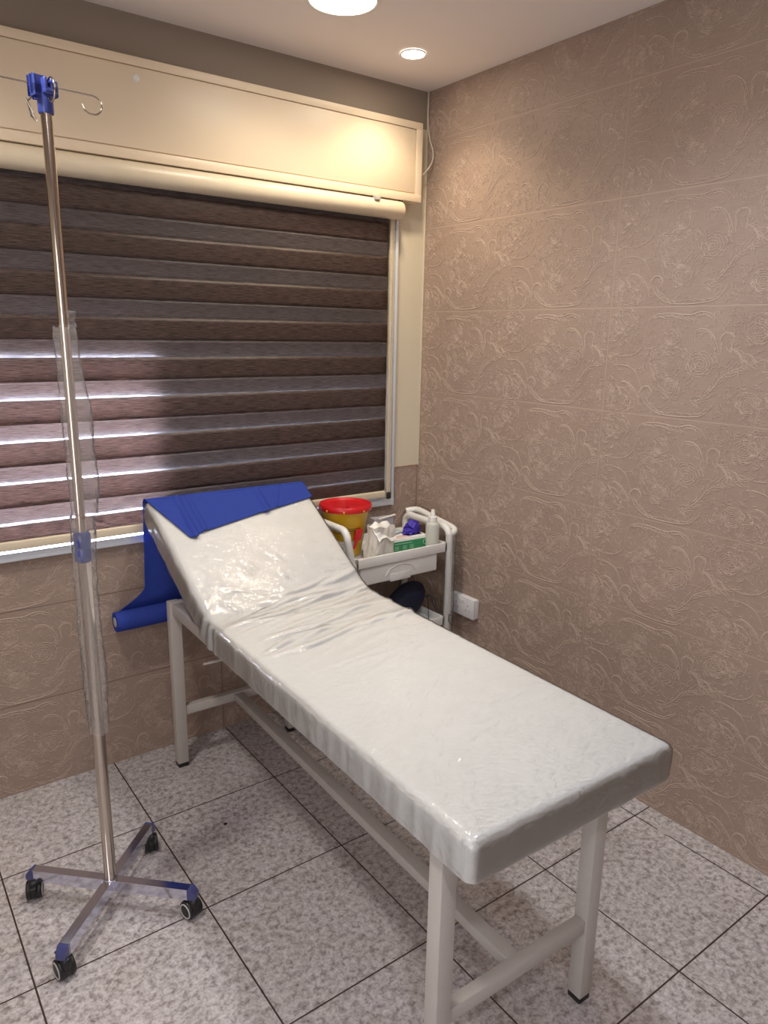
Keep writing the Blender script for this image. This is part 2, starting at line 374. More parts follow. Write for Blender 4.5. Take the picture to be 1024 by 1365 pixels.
def relief(place, s_max, rows, V, F, MI, keep):
    """adds ridges to a wall mesh; place(s, z, h) gives the world point, s runs away from the corner"""
    for (z0, s0, flip) in rows:
        for pts, wd, h in STROKES:
            n = len(pts); q = []
            for (a, b) in pts: q.append((s0+a, z0+b))
            run = []
            for i, (a, b) in enumerate(q):
                ok = .003 < b-z0 < RH-.003 and keep(a, b) and .004 < (a % (2*RW)) < 2*RW-.004
                if ok: run.append(i)
                if (not ok or i == n-1):
                    if len(run) > 2:
                        base = len(V)
                        for c, i2 in enumerate(run):
                            x, y = q[i2]; j0, j1 = max(i2-1, 0), min(i2+1, n-1)
                            dx, dy = q[j1][0]-q[j0][0], q[j1][1]-q[j0][1]; l = hypot(dx, dy) or 1
                            t = c/(len(run)-1); ww = wd*(.35+.65*sin(pi*min(max(t, .05), .95))); hh = h*(.3+.7*sin(pi*min(max(t, .04), .96)))
                            nx, ny = -dy/l*ww, dx/l*ww
                            V.append(place(x+nx, y+ny, 0)); V.append(place(x+nx*.35, y+ny*.35, hh)); V.append(place(x-nx*.35, y-ny*.35, hh)); V.append(place(x-nx, y-ny, 0))
                        for c in range(len(run)-1):
                            a0 = base+c*4
                            for e in range(3):
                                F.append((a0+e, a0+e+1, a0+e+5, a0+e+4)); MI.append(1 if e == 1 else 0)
                    run = []

# ------------------------------------------------------------------ room shell
XL, YF = -3.0, -4.1
def struct(o): o['kind'] = 'structure'; return o
struct(box('floor', (XL-.1, YF-.1, -.08, .1, .1, 0), M['floor'], bev=0, smooth=False))
struct(box('ceiling', (XL-.1, YF-.1, CEIL_Z, .1, .1, CEIL_Z+.08), M['ceil'], bev=0, smooth=False))
# right wall with tile relief
V, F, MI = [], [], []
V += [(0, 0, 0), (0, YF, 0), (0, YF, CEIL_Z), (0, 0, CEIL_Z), (.1, 0, 0), (.1, YF, 0), (.1, YF, CEIL_Z), (.1, 0, CEIL_Z)]
F += [(0, 3, 2, 1), (4, 5, 6, 7), (0, 1, 5, 4), (3, 7, 6, 2), (0, 4, 7, 3), (1, 2, 6, 5)]; MI += [0]*6
rows = [(z, s, 0) for z in [-.007+RH*k for k in range(8)] for s in [RW*j for j in range(-1, 5)]]
relief(lambda s, z, h: (-h, -s, z), 2.4, rows, V, F, MI, lambda s, z: .002 < s < 2.3 and .003 < z < CEIL_Z-.003)
o = struct(link('wall_right', V, F, [M['tileR'], M['crest']])); o.data.polygons.foreach_set('material_index', MI)
# window wall: painted above, tiled below; opening x -2.45..-.165, z .868..2.10
WX0, WX1, WZ0, WZ1, TZ = -2.45, -.165, .868, 2.14, 1.004
V, F, MI = [], [], []
def quad(a, b, c, d, mi): k = len(V); V.extend([a, b, c, d]); F.append((k, k+1, k+2, k+3)); MI.append(mi)
def wq(x0, x1, z0, z1, mi): quad((x0, 0, z0), (x1, 0, z0), (x1, 0, z1), (x0, 0, z1), mi)
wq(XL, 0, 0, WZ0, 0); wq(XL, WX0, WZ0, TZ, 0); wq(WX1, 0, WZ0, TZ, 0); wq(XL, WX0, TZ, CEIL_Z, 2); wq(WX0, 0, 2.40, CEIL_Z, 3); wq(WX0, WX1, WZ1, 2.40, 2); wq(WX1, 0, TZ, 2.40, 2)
D = .2
quad((WX0, 0, WZ0), (WX1, 0, WZ0), (WX1, D, WZ0), (WX0, D, WZ0), 2); quad((WX0, 0, WZ1), (WX0, D, WZ1), (WX1, D, WZ1), (WX1, 0, WZ1), 2)
quad((WX1, 0, WZ0), (WX1, 0, WZ1), (WX1, D, WZ1), (WX1, D, WZ0), 2); quad((WX0, 0, WZ0), (WX0, D, WZ0), (WX0, D, WZ1), (WX0, 0, WZ1), 2)
for x0, x1, z0, z1 in ((XL, 0, 0, WZ0), (XL, WX0, WZ0, WZ1), (WX1, 0, WZ0, WZ1), (XL, 0, WZ1, CEIL_Z)): quad((x0, D, z0), (x0, D, z1), (x1, D, z1), (x1, D, z0), 2)
rows = [(z, s, 0) for z in [-.007+RH*k for k in range(3)] for s in [.0+RW*j for j in range(-1, 6)]]
relief(lambda s, z, h: (-.99+2*RW*1-s+.0 if False else s-.99-2*RW, -h, z), 2.9, rows, V, F, MI,
       lambda s, z: s-.99-2*RW > XL+.01 and s-.99-2*RW < -.004 and .003 < z < (WZ0-.03 if WX0 < s-.99-2*RW < WX1 else TZ-.004))
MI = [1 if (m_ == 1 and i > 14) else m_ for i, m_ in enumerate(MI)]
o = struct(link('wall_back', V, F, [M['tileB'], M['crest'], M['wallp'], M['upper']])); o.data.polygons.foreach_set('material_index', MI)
struct(box('wall_left', (XL-.1, YF, 0, XL, 0, CEIL_Z), M['wallg'], bev=0, smooth=False))
struct(box('wall_front', (XL, YF-.1, 0, 0, YF, CEIL_Z), M['wallg'], bev=0, smooth=False))
# chipped plaster line over the small tile strip beside the window
V, F = [], []; rnd = random.Random(3); x = WX1+.03
n = 26
for i in range(n+1):
    xx = WX1+.03+(-.004-WX1-.03)*i/n; h = .003+.006*abs(mnoise.noise((xx*60, 0, 0)))
    V += [(xx, -.001, TZ-.001), (xx, -.003, TZ+h), ]
for i in range(n): F.append((2*i, 2*i+2, 2*i+3, 2*i+1))
struct(link('trim_1', V, F, M['chip']))
# slim corner bead of the two walls
struct(box('trim_2', (-.006, -.005, TZ, -.0005, -.0005, CEIL_Z-.001), M['wallp'], bev=.001))
# window: aluminium frame, mullion, glass, sill track
win = thing('window_1', None, None, (-1.3, .09, WZ0)); win['kind'] = 'structure'; win['label'] = 'sliding aluminium window behind the striped blind'
def wb(name, b, m, bev=.002, par=None): bx_ = (b[0]+1.3, b[1]-.09, b[2]-WZ0, b[3]+1.3, b[4]-.09, b[5]-WZ0); return box(name, bx_, m, win if par is None else par, bev)
bm = bmesh.new()
for b in ((WX0, .06, WZ0-.02, WX1, .12, WZ0+.002), (WX0, .06, WZ1-.05, WX1, .12, WZ1), (WX0, .06, WZ0, WX0+.05, .12, WZ1), (WX1-.05, .06, WZ0, WX1, .12, WZ1)):
    bx(bm, b[0]+1.3, b[1]-.09, b[2]-WZ0, b[3]+1.3, b[4]-.09, b[5]-WZ0, .002)
from_bm('window_frame', bm, M['alu'], win, True, 40)
wb('mullion', (-1.20, .055, WZ0+.05, -1.13, .115, WZ1-.05), M['alu'])
gm, nt, out = mat('window_glass'); t_ = N(nt, 'ShaderNodeBsdfTransparent'); g_ = N(nt, 'ShaderNodeBsdfGlossy'); g_.inputs['Roughness'].default_value = .02
mx = N(nt, 'ShaderNodeMixShader'); lw = N(nt, 'ShaderNodeFresnel'); L(nt, lw.outputs[0], mx.inputs[0]); L(nt, t_.outputs[0], mx.inputs[1]); L(nt, g_.outputs[0], mx.inputs[2]); L(nt, mx.outputs[0], out.inputs[0])
wb('glass', (WX0+.05, .085, WZ0+.002, -1.20, .09, WZ1-.05), gm, 0); wb('glass', (-1.13, .085, WZ0+.002, WX1-.05, .09, WZ1-.05), gm, 0)
bm = bmesh.new(); bx(bm, WX0+1.3, -.114, -.024, WX1+.01+1.3, -.03, .0015, .001); bx(bm, WX0+1.3, -.114, -.001, WX1+1.3, -.108, .005, .001)
from_bm('sill_track', bm, M['alu'], win, True, 40)
scr, nt, out = mat('dimming_screen'); t_ = N(nt, 'ShaderNodeBsdfTransparent'); d_ = N(nt, 'ShaderNodeBsdfDiffuse'); d_.inputs[0].default_value = (.05, .05, .055, 1)
mx = N(nt, 'ShaderNodeMixShader'); mx.inputs[0].default_value = .86; L(nt, t_.outputs[0], mx.inputs[1]); L(nt, d_.outputs[0], mx.inputs[2]); L(nt, mx.outputs[0], out.inputs[0])
wb('dimming_screen', (-1.135, .124, WZ0+.004, WX1-.02, .1245, WZ1-.02), scr, 0)  # unseen sheet added to dim the sky light behind the right half
# exterior roller shutter curtain, lowered over the top half of the window
prof = []
z = 1.47
while z < WZ1+.02: prof += [(.150, z), (.157, z+.008), (.157, z+.034), (.150, z+.042)]; z += .044
V = [(x_, y_-.09, z_-WZ0) for y_, z_ in prof for x_ in (WX0+.01+1.3, WX1-.01+1.3)]
F = [(2*i, 2*i+1, 2*i+3, 2*i+2) for i in range(len(prof)-1)]
k = len(V); V += [(x_, y_+.012-.09, z_-WZ0) for y_, z_ in prof for x_ in (WX0+.01+1.3, WX1-.01+1.3)]
F += [(k+2*i, k+2*i+2, k+2*i+3, k+2*i+1) for i in range(len(prof)-1)]+[(0, k, k+1, 1)]
link('shutter_curtain', V, F, M['roller'], win)
# guide rails on the wall beside the blind
gr = struct(thing('trim_3', None, None, (-.18, 0, WZ0)))
box('guide_rail', (-.012, -.016, -.02, .010, -.001, 1.22), M['cass'], gr); box('side_track', (.014, -.022, -.03, .026, -.001, 1.2), M['alu'], gr)

# ------------------------------------------------------------------ shutter box above the window
sb = thing('shutter_box', 'long cream painted shutter box mounted across the wall above the window blind', 'shutter box', (-1.2, 0, 2.105))
bm = bmesh.new(); X0, X1, H = -1.3, 1.125, .296
bx(bm, X0, -.055, 0, X1, -.0005, H, .003)
from_bm('body', bm, M['boxp'], sb, True, 40)
bm = bmesh.new()   # raised border leaving a sunk panel
for b in ((X0, -.064, 0, X1, -.054, .030), (X0, -.064, H-.026, X1, -.054, H), (X1-.030, -.064, .028, X1, -.054, H-.024), (X0, -.064, .028, X0+.03, -.054, H-.024)): bx(bm, *b, bev=.002)
from_bm('front_border', bm, M['boxp'], sb, True, 40)
bm = bmesh.new(); bx(bm, X0+.033, -.060, .034, X1-.034, -.0548, H-.028, .0015); from_bm('access_panel', bm, M['boxp'], sb, True, 40)
V, F = lathe([(.0001, -.0615), (.011, -.0612), (.012, -.060)], 14, (-.02, 0, .236), 'y'); link('paint_chip', V, F, M['wcap'], sb, True)

# ------------------------------------------------------------------ zebra roller blind
BY = -.027
bl = thing('roller_blind', 'brown striped day and night roller blind covering the window', 'blind', (-1.2, BY, 2.03))
BX0, BX1 = -1.2, .985       # local x limits of fabric
prof = [(.0001, BX0-.02), (.030, BX0-.02), (.036, BX0-.014), (.036, BX1+.044), (.033, BX1+.052), (.0001, BX1+.054)]
lathe_obj('cassette', prof, M['cass'], bl, 32, (0, -.014, .038), 'x')
box('bracket', (BX1+.03, -.03, .070, BX1+.05, .015, .0755), M['dark'], bl, .001); box('bracket', (BX1-.10, -.052, .060, BX1-.075, -.03, .074), M['tape'], bl, .001)
PER, SOL, Z0 = .1315, .0755, 2.018-2.03
def band_mesh(kind, y, phase, name, hidden=False):
    V, F = [], []; nx = 60; zb = .914-2.03
    k = -1
    while True:
        zt = Z0+phase-PER*k - (SOL if kind == 'sheer' else 0) + (0 if k >= 0 else 0)
        zl = zt-(SOL if kind == 'solid' else PER-SOL)
        k += 1
        zt = min(zt, .012)
        if zt < zb: break
        zl = max(zl, zb)
        if zl >= zt-.001: continue
        nz = 6; b = len(V)
        for j in range(nz+1):
            zz = zt+(zl-zt)*j/nz
            for i in range(nx+1):
                xx = BX0+(BX1-BX0)*i/nx
                yy = y + .0012*mnoise.noise((xx*2.2, zz*3, y*50)) + (-.0016*sin(pi*j/nz) if kind == 'solid' else .001*sin(pi*j/nz))
                V.append((xx, yy, zz))
        for j in range(nz):
            for i in range(nx):
                a = b+j*(nx+1)+i; F.append((a, a+nx+1, a+nx+2, a+1))
    return V, F
def band_obj(name, kind, y, phase, m):
    V, F = band_mesh(kind, y, phase, name); o = link(name, V, F, m, bl, True)
    md = o.modifiers.new('thickness', 'SOLIDIFY'); md.thickness = .0006; return o
band_obj('woven_bands', 'solid', -.004, 0, M['solid']); band_obj('sheer_bands', 'sheer', -.004, 0, M['sheer'])
band_obj('rear_woven_bands', 'solid', .019, .0775, M['solid']); band_obj('rear_sheer_bands', 'sheer', .019, .0775, M['sheer'])
bm = bmesh.new(); bx(bm, BX0, -.013, .884-2.03, BX1+.002, .012, .915-2.03, .005, 3); from_bm('bottom_rail', bm, M['cass'], bl, True, 40)
for xx in (BX1+.018, BX1+.030):
    parts = []; rr = random.Random(int(xx*1000)); z = .03
    parts.append(tube([(xx, -.004, .03), (xx, -.006, -1.13)], .0007, 5))
    while z > -1.13:
        bmv = lathe([(.0003, -.0022), (.0017, -.0013), (.0022, 0), (.0017, .0013), (.0003, .0022)], 6, (xx, -.005, z)); parts.append(bmv); z -= .0075
    multi('bead_chain', parts, M['bead'], bl)
box('chain_weight', (BX1+.014, -.010, -1.155, BX1+.034, .000, -1.125), M['dark'], bl, .003)

# ------------------------------------------------------------------ ceiling lights
for i, (lx, ly, r, em, wt, ang, colr, bld, lab) in enumerate(LIGHTS):
    t = thing('ceiling_light', lab, 'ceiling light', (lx, ly, CEIL_Z), 0)
    lathe_obj('trim_ring', [(r*1.02, -.001), (r*1.12, -.001), (r*1.15, -.004), (r*1.10, -.006), (r*1.02, -.006)], M['ring'], t, 48, cap=False)
    lathe_obj('lens', [(.0001, -.0045), (r*.9, -.0045), (r*1.02, -.002)], M['lens'] if i == 0 else M['lensb'], t, 48, cap=False)
    ld = bpy.data.lights.new('lamp', 'SPOT'); ld.energy = wt; ld.spot_size = radians(ang); ld.spot_blend = bld; ld.shadow_soft_size = r*.8; ld.color = colr
    lo = bpy.data.objects.new('lamp', ld); COL.objects.link(lo); lo.parent = t; lo.location = (0, 0, -.02)

fill_ob = thing('fill_frame', None, None, FILL['loc']); fill_ob['kind'] = 'structure'  # holder of the added area light, no window known in this wall
sx_, sz_ = FILL['size'][0]/2, FILL['size'][1]/2
bm = bmesh.new()
for b in ((-sx_-.05, -.03, -sz_-.05, sx_+.05, .03, -sz_), (-sx_-.05, -.03, sz_, sx_+.05, .03, sz_+.05), (-sx_-.05, -.03, -sz_, -sx_, .03, sz_), (sx_, -.03, -sz_, sx_+.05, .03, sz_), (-.02, -.03, -sz_, .02, .03, sz_)): bx(bm, *b, bev=.002)
from_bm('window_frame', bm, M['alu'], fill_ob, True, 40)  # frame made up around the added light
ld = bpy.data.lights.new('fill_light', 'AREA'); ld.shape = 'RECTANGLE'; ld.size, ld.size_y = FILL['size']; ld.energy = FILL['power']; ld.color = FILL['color']
lo = bpy.data.objects.new('fill_light', ld); COL.objects.link(lo); lo.parent = fill_ob; lo.rotation_euler = (pi/2, 0, 0); fill_ob.rotation_euler = (0, 0, -pi/2)

# ------------------------------------------------------------------ white cable in the corner
tag(tube_obj('cable', cr([(-.008, -.012, 2.538), (-.010, -.014, 2.43), (-.012, -.030, 2.36), (-.012, -.055, 2.30), (-.020, -.048, 2.255), (-.050, -.030, 2.215), (-.073, -.012, 2.19)], 8), .0028, M['cable'], None, 8),
    'thin white cable hanging from the ceiling corner to the shutter box', 'cable')

# ------------------------------------------------------------------ wall socket
so = thing('wall_socket', 'white double power socket with switches on the right tiled wall', 'socket', (0, -.366, .402))
box('back_box', (-.026, -.073, 0, -.002, .073, .086), M['socket'], so, .003)
box('face_plate', (-.034, -.074, -.001, -.0262, .074, .087), M['socket'], so, .0025)
for yy in (-.037, .037):
    for sy, sz, w_, h_ in ((0, .052, .0025, .007), (-.011, .030, .006, .0025), (.011, .030, .006, .0025)):
        box('pin_slot', (-.0345, yy+sy-w_/2, sz-h_/2, -.0338, yy+sy+w_/2, sz+h_/2), M['dark'], so, 0)
for yy in (-.009, .009): box('rocker_switch', (-.037, yy-.005, .062, -.0335, yy+.005, .076), M['socket'], so, .001)

# ------------------------------------------------------------------ examination bed
BO = Vector((-1.016, -.912, 0)); BR = radians(-1.3)
bed = thing('examination_bed', 'white examination bed wrapped in clear plastic with its head end raised', 'bed', BO, BR)
hx, hy, lg = .229, .752, .020; FT = .650
for sx in (-1, 1):
    for sy in (-1, 1):
        bm = bmesh.new(); bx(bm, sx*hx-lg, sy*hy-lg, .016, sx*hx+lg, sy*hy+lg, FT, .003, 2)
        l_ = from_bm('leg', bm, M['bedm'], bed, True, 40)
        bm = bmesh.new(); bx(bm, sx*hx-lg+.001, sy*hy-lg+.001, 0, sx*hx+lg-.001, sy*hy+lg-.001, .018, .003, 2)
        f_ = from_bm('foot_cap', bm, M['black'], l_, True, 40); f_['label'] = 'black rubber foot'
for sx in (-1, 1): box('side_rail', (sx*hx-.013, -hy+lg, FT-.042, sx*hx+.013, hy-lg, FT-.001), M['bedm'], bed, .002)
for sy in (-1, 1): box('end_rail', (-hx+lg, sy*hy-.013, FT-.042, hx-lg, sy*hy+.013, FT-.001), M['bedm'], bed, .002)
for sy in (-1, 1): box('crossbar', (-hx+lg, sy*hy-.014, .205, hx-lg, sy*hy+.014, .240), M['bedm'], bed, .002)
box('stretcher', (-.018, -hy+.014, .207, .018, hy-.014, .236), M['bedm'], bed, .002)
tube_obj('adjusting_rod', [(-hx-.055, .335, .588), (hx+.02, .335, .588)], .004, M['bedm'], bed, 8)
for sx in (-1, 1): box('support_strut', (sx*(hx-.03)-.008, .32, .58, sx*(hx-.03)+.008, .36, .612), M['bedm'], bed, .002)
# path of the mattress top surface
LH, LEND, L0, TH, ZT = .328, .328+.580, -.864, radians(31.), .716
XC, HW, THK = .034, .296, .066
NP = 400; PATH = []; px, pz = L0, ZT; ds = (LEND-L0)/NP
for i in range(NP+1):
    l = L0+ds*i; ph = TH*sstep(LH-.03, LH+.05, l); PATH.append((px, pz, ph)); px += cos(ph)*ds; pz += sin(ph)*ds
def bend(x, l, d):
    """x across, l along, d depth below the top (positive down)"""
    t = (l-L0)/ds; i = int(clamp(t, 0, NP-1)); f_ = t-i
    a, b = PATH[i], PATH[i+1]; ph = a[2]+(b[2]-a[2])*clamp(f_)
    y = a[0]+(b[0]-a[0])*f_; z = a[1]+(b[1]-a[1])*f_
    if l > LH: x -= .020*clamp((l-LH)/.57)*clamp(.5-x*2)
    return Vector((x, y+sin(ph)*d, z-cos(ph)*d))
rw = random.Random(11); WR = []
for k in range(64):
    l0 = rw.uniform(LH-.60, LH+.015); WR.append((l0, rw.uniform(-.30, -.20) if rw.random() < .6 else rw.uniform(-.2, .12), rw.uniform(.10, .5), rw.uniform(.004, .010), rw.uniform(.4, 1.)*clamp((l0-(LH-.55))/.25, .25, 1), rw.uniform(.12, .30)))
for k in range(9): WR.append((LH+rw.uniform(.03, .16), rw.uniform(-.25, .15), rw.uniform(.08, .25), rw.uniform(.004, .008), rw.uniform(.2, .45), rw.uniform(-.7, -.2)))
DIMP = [(-.10, LH+.18, .030, -1.15), (-.07, LH+.20, .022, -1.1), (.03, LH+.22, .03, -1.0), (.02, LH+.14, .02, -1.2), (-.23, LH+.0, .02, .4), (-.19, LH+.02, .02, 1.1), (-.2, LH+.05, .02, -1.2)]
def wrinkle(x, l):
    h = 0
    for (l0, xs, xl, wd, am, sl) in WR:
        u = (x-xs)/xl
        if -0.05 < u < 1.05:
            d = (l-(l0+sl*(x+.28)+.012*sin(x*14+l0*50)))/wd
            if abs(d) < 3: h += am*math.exp(-d*d)*sin(pi*clamp(u, 0, 1))**.6
    for (xc, lc, r_, an) in DIMP:
        dx, dl = x-xc, l-lc; a_ = dx*cos(an)+dl*sin(an); b_ = -dx*sin(an)+dl*cos(an)
        h += .9*math.exp(-(a_/r_)**2-(b_/.004)**2)
    return h
def pad(r, grow, wr, sidew, name, m, skirt=0):
    """rounded box shell, mapped along the bent path"""
    lx0, lx1, ll0, ll1, d0, d1 = -HW-grow, HW+grow, L0-grow, LEND+grow, -grow, THK+grow+skirt
    verts, faces, idx = [], [], {}
    nx, nl, nd = 76, 250, 7
    def vid(i, j, k):
        key = (i, j, k)
        if key in idx: return idx[key]
        x = lx0+(lx1-lx0)*i/nx; l = ll0+(ll1-ll0)*j/nl; d = d0+(d1-d0)*k/nd
        # concentrate verts near the edges so that the rounding stays smooth
        c = (clamp(x, lx0+r, lx1-r), clamp(l, ll0+r, ll1-r), clamp(d, d0+r, d1-r*.35))
        v = Vector((x-c[0], l-c[1], d-c[2])); n_ = v.length
        if n_ > 1e-9: v = v/n_*r
        x2, l2, d2 = c[0]+v.x, c[1]+v.y, c[2]+v.z
        top = clamp(1-(d2-d0)/.02)
        if wr:
            h = wrinkle(x2, l2)*wr*top*1.3
            d2 -= h
            ed = 1-top
            sd = sidew*ed*(mnoise.noise((l2*26, x2*26, d2*6))+.5*mnoise.noise((l2*75, x2*75, d2*9)))
            if v.length > 1e-6: x2 += v.x/r*sd; l2 += v.y/r*sd
            crn = sstep(.03, .0, abs(l2-LH)-.03)*ed      # bunching where the pad bends
            x2 += (-1 if x2 < 0 else 1)*.006*crn*sin(l2*160)
        p = bend(x2+XC, clamp(l2, L0-.03, LEND+.03), d2)
        idx[key] = len(verts); verts.append(p); return idx[key]
    for i in range(nx):
        for j in range(nl):
            faces.append((vid(i, j, 0), vid(i+1, j, 0), vid(i+1, j+1, 0), vid(i, j+1, 0)))
            if not skirt: faces.append((vid(i, j, nd), vid(i, j+1, nd), vid(i+1, j+1, nd), vid(i+1, j, nd)))
    for k in range(nd):
        for j in range(nl):
            faces.append((vid(0, j, k), vid(0, j+1, k), vid(0, j+1, k+1), vid(0, j, k+1)))
            faces.append((vid(nx, j, k), vid(nx, j, k+1), vid(nx, j+1, k+1), vid(nx, j+1, k)))
        for i in range(nx):
            faces.append((vid(i, 0, k), vid(i, 0, k+1), vid(i+1, 0, k+1), vid(i+1, 0, k)))
            faces.append((vid(i, nl, k), vid(i+1, nl, k), vid(i+1, nl, k+1), vid(i, nl, k+1)))
    return link(name, verts, faces, m, bed, True)
mt = pad(.018, 0, .0034, .0014, 'mattress', M['vinyl'])
vc = pad(.0195, .0016, .0046, .0018, 'vinyl_cover', M['vinyl'], .016)
fc = pad(.0225, .0048, .0064, .0034, 'plastic_cover', M['film'], .013); fc['label'] = 'clear glossy plastic wrap over the mattress'

# ------------------------------------------------------------------ blue sheet draped over the head end, roll hanging behind
Rz = Matrix.Rotation(BR, 4, 'Z')
def bw(x, l, d): return BO+Rz @ bend(x, l, d)
sh = thing('disposable_sheet', 'blue disposable sheet draped over the raised head end with its roll hanging behind', 'sheet', (-1.0, -.04, .58))
so_ = Vector((-1.0, -.04, .58))
def front_len(u):   # how far the sheet reaches down the face, u 0 left .. 1 right
    pts = [(0, .012), (.135, .212), (.175, .222), (.195, .200), (.62, .140), (.66, .146), (.68, .134), (1, .094)]
    for (a, b), (c, d) in zip(pts, pts[1:]):
        if a <= u <= c: return b+(d-b)*(u-a)/(c-a)
    return pts[-1][1]
V, F = [], []; nu, nv1, nv2, nv3 = 150, 26, 8, 44
rollR, rollC = .036, Vector((0, -.052, .575))
for j in range(nu+1):
    u = j/nu; xl = -HW-.004+XC+(2*HW+.006)*u
    col_ = []
    fl = front_len(u)
    for i in range(nv1+1):
        l = LEND-fl*(1-i/nv1)
        fold = .012*math.exp(-((u-.17)/.018)**2)+.008*math.exp(-((u-.235)/.014)**2)+.011*math.exp(-((u-.66)/.022)**2)+.007*math.exp(-((u-.72-.004*i)/.014)**2)+.005*mnoise.noise((u*9, i*.12, 3))
        l2 = min(l, LEND-.012); col_.append(bw(xl, l2, -.0082-max(0, fold)*(1-.3*i/nv1)))
    for i in range(1, nv2+1):
        a = pi/2*1.2*i/nv2; col_.append(bw(xl, LEND-.012+.024*sin(a), .020-.0285*cos(a)))
    p0 = col_[-1].copy()
    # back drop: from the top edge down to the roll, widening to the left
    xb = -1.395+(.62)*u
    for i in range(1, nv3+1):
        t = i/nv3; z = p0.z+(rollC.z+.01-p0.z)*t
        e = sstep(.74, 1., t); x = p0.x-.015*t*(1-u)+(xb-p0.x+.015*(1-u))*e
        y = p0.y+(-.046-p0.y)*sstep(0, .35, t)
        y += (.010*sin(u*19+1)+.004*mnoise.noise((u*8, t*4, 1)))*sin(pi*clamp(t*1.05))*.8 - .018*sin(pi*t)*(1-u)
        y = min(y, -.042)
        if t > .85: y += (rollC.y+rollR-.001-y)*sstep(.85, 1, t)*.6
        col_.append(Vector((x, y, z)))
    V += [p-so_ for p in col_]
nr = nv1+nv2+nv3+1
for j in range(nu):
    for i in range(nr-1): a = j*nr+i; F.append((a, a+1, a+nr+1, a+nr))
dr = link('draped_sheet', V, F, M['drape'], sh, True); md = dr.modifiers.new('t', 'SOLIDIFY'); md.thickness = .0006
prof = [(.010, -.005), (rollR-.001, -.005), (rollR, 0), (rollR, .62), (rollR-.001, .625), (.010, .625)]
lathe_obj('sheet_roll', prof, M['drape'], sh, 32, (-1.40-so_.x, rollC.y-so_.y-.0, rollC.z-so_.z), 'x')
V1, F1 = lathe([(.012, -.0065), (.0175, -.0065), (.0175, -.004)], 24, (-1.40-so_.x, rollC.y-so_.y, rollC.z-so_.z), 'x')
k_ = link('roll_core', V1, F1, M['core'], sh, True); k_['label'] = 'grey core seen at the end of the roll'

# ------------------------------------------------------------------ IV stand
IX, IY = -1.648, -.712
iv = thing('iv_stand', 'chrome drip stand on four castors with a plastic wrapped pole in front of the blind', 'drip stand', (IX, IY, 0))
prof = [(.016, .062), (.016, 1.03)]
lathe_obj('lower_pole', prof, M['chrome'], iv, 28); lathe_obj('upper_pole', [(.0122, 1.02), (.0122, 2.055)], M['chrome'], iv, 28)
cl = lathe_obj('clamp_collar', [(.0165, 1.018), (.0205, 1.022), (.0208, 1.048), (.0195, 1.052), (.0195, 1.056), (.0208, 1.060), (.0205, 1.088), (.0170, 1.094), (.0125, 1.096)], M['blue'], iv, 28); cl['label'] = 'blue plastic height clamp'
lathe_obj('hub', [(.019, .062), (.0195, .064), (.0195, .094), (.018, .096)], M['chromeb'], iv, 28)
hd = lathe_obj('hook_head', [(.0150, 2.033), (.0165, 2.036), (.0165, 2.075), (.016, 2.08), (.010, 2.082)], M['blue'], iv, 24); hd['label'] = 'blue plastic hook holder'
for k in range(4):
    a = radians(12+90*k); mm = Matrix.Rotation(a, 4, 'Z')
    bm = bmesh.new(); bx(bm, .004, -.0115, 2.074, .027, -.0025, 2.101, .004, 3, 0, mm); bx(bm, .004, .0025, 2.074, .027, .0115, 2.101, .004, 3, 0, mm); bx(bm, .004, -.0115, 2.068, .027, .0115, 2.082, .004, 3, 0, mm)
    from_bm('hook_clip', bm, M['blue'], hd, True, 40)
def hook(a, ln=.085):
    d = Vector((cos(a), sin(a), 0)); pts = [Vector((0, 0, 2.089))+d*.006, Vector((0, 0, 2.089))+d*ln]
    c = Vector((0, 0, 2.070))+d*(ln+.015)
    for q in range(0, 15): b_ = radians(105-q*20); pts.append(c+d*(.022*cos(b_))+Vector((0, 0, .0195*sin(b_))))
    return tube_obj('hook', pts, .0019, M['chrome'], iv, 8)
hook(radians(3)); hook(radians(183), .12)
def hook_fold(a, tilt):   # the two hooks that stand towards / away from the camera, bent down
    d = Vector((cos(a), sin(a), 0)); pts = [Vector((0, 0, 2.089))+d*.006, Vector((0, 0, 2.096))+d*.028]
    c = Vector((0, 0, 2.074))+d*.036
    for q in range(0, 14): b_ = radians(105-q*20); pts.append(c+d*(.020*cos(b_))+Vector((0, 0, .024*sin(b_))))
    return tube_obj('hook', pts, .0019, M['chrome'], iv, 8)
hook_fold(radians(-82), 0)
tube_obj('hook', [(-.012, .02, 2.078), (-.03, .03, 2.060), (-.026, .022, 2.030), (-.018, .012, 2.018), (-.030, .012, 2.048), (-.038, .010, 2.062)], .0019, M['chrome'], iv, 8)
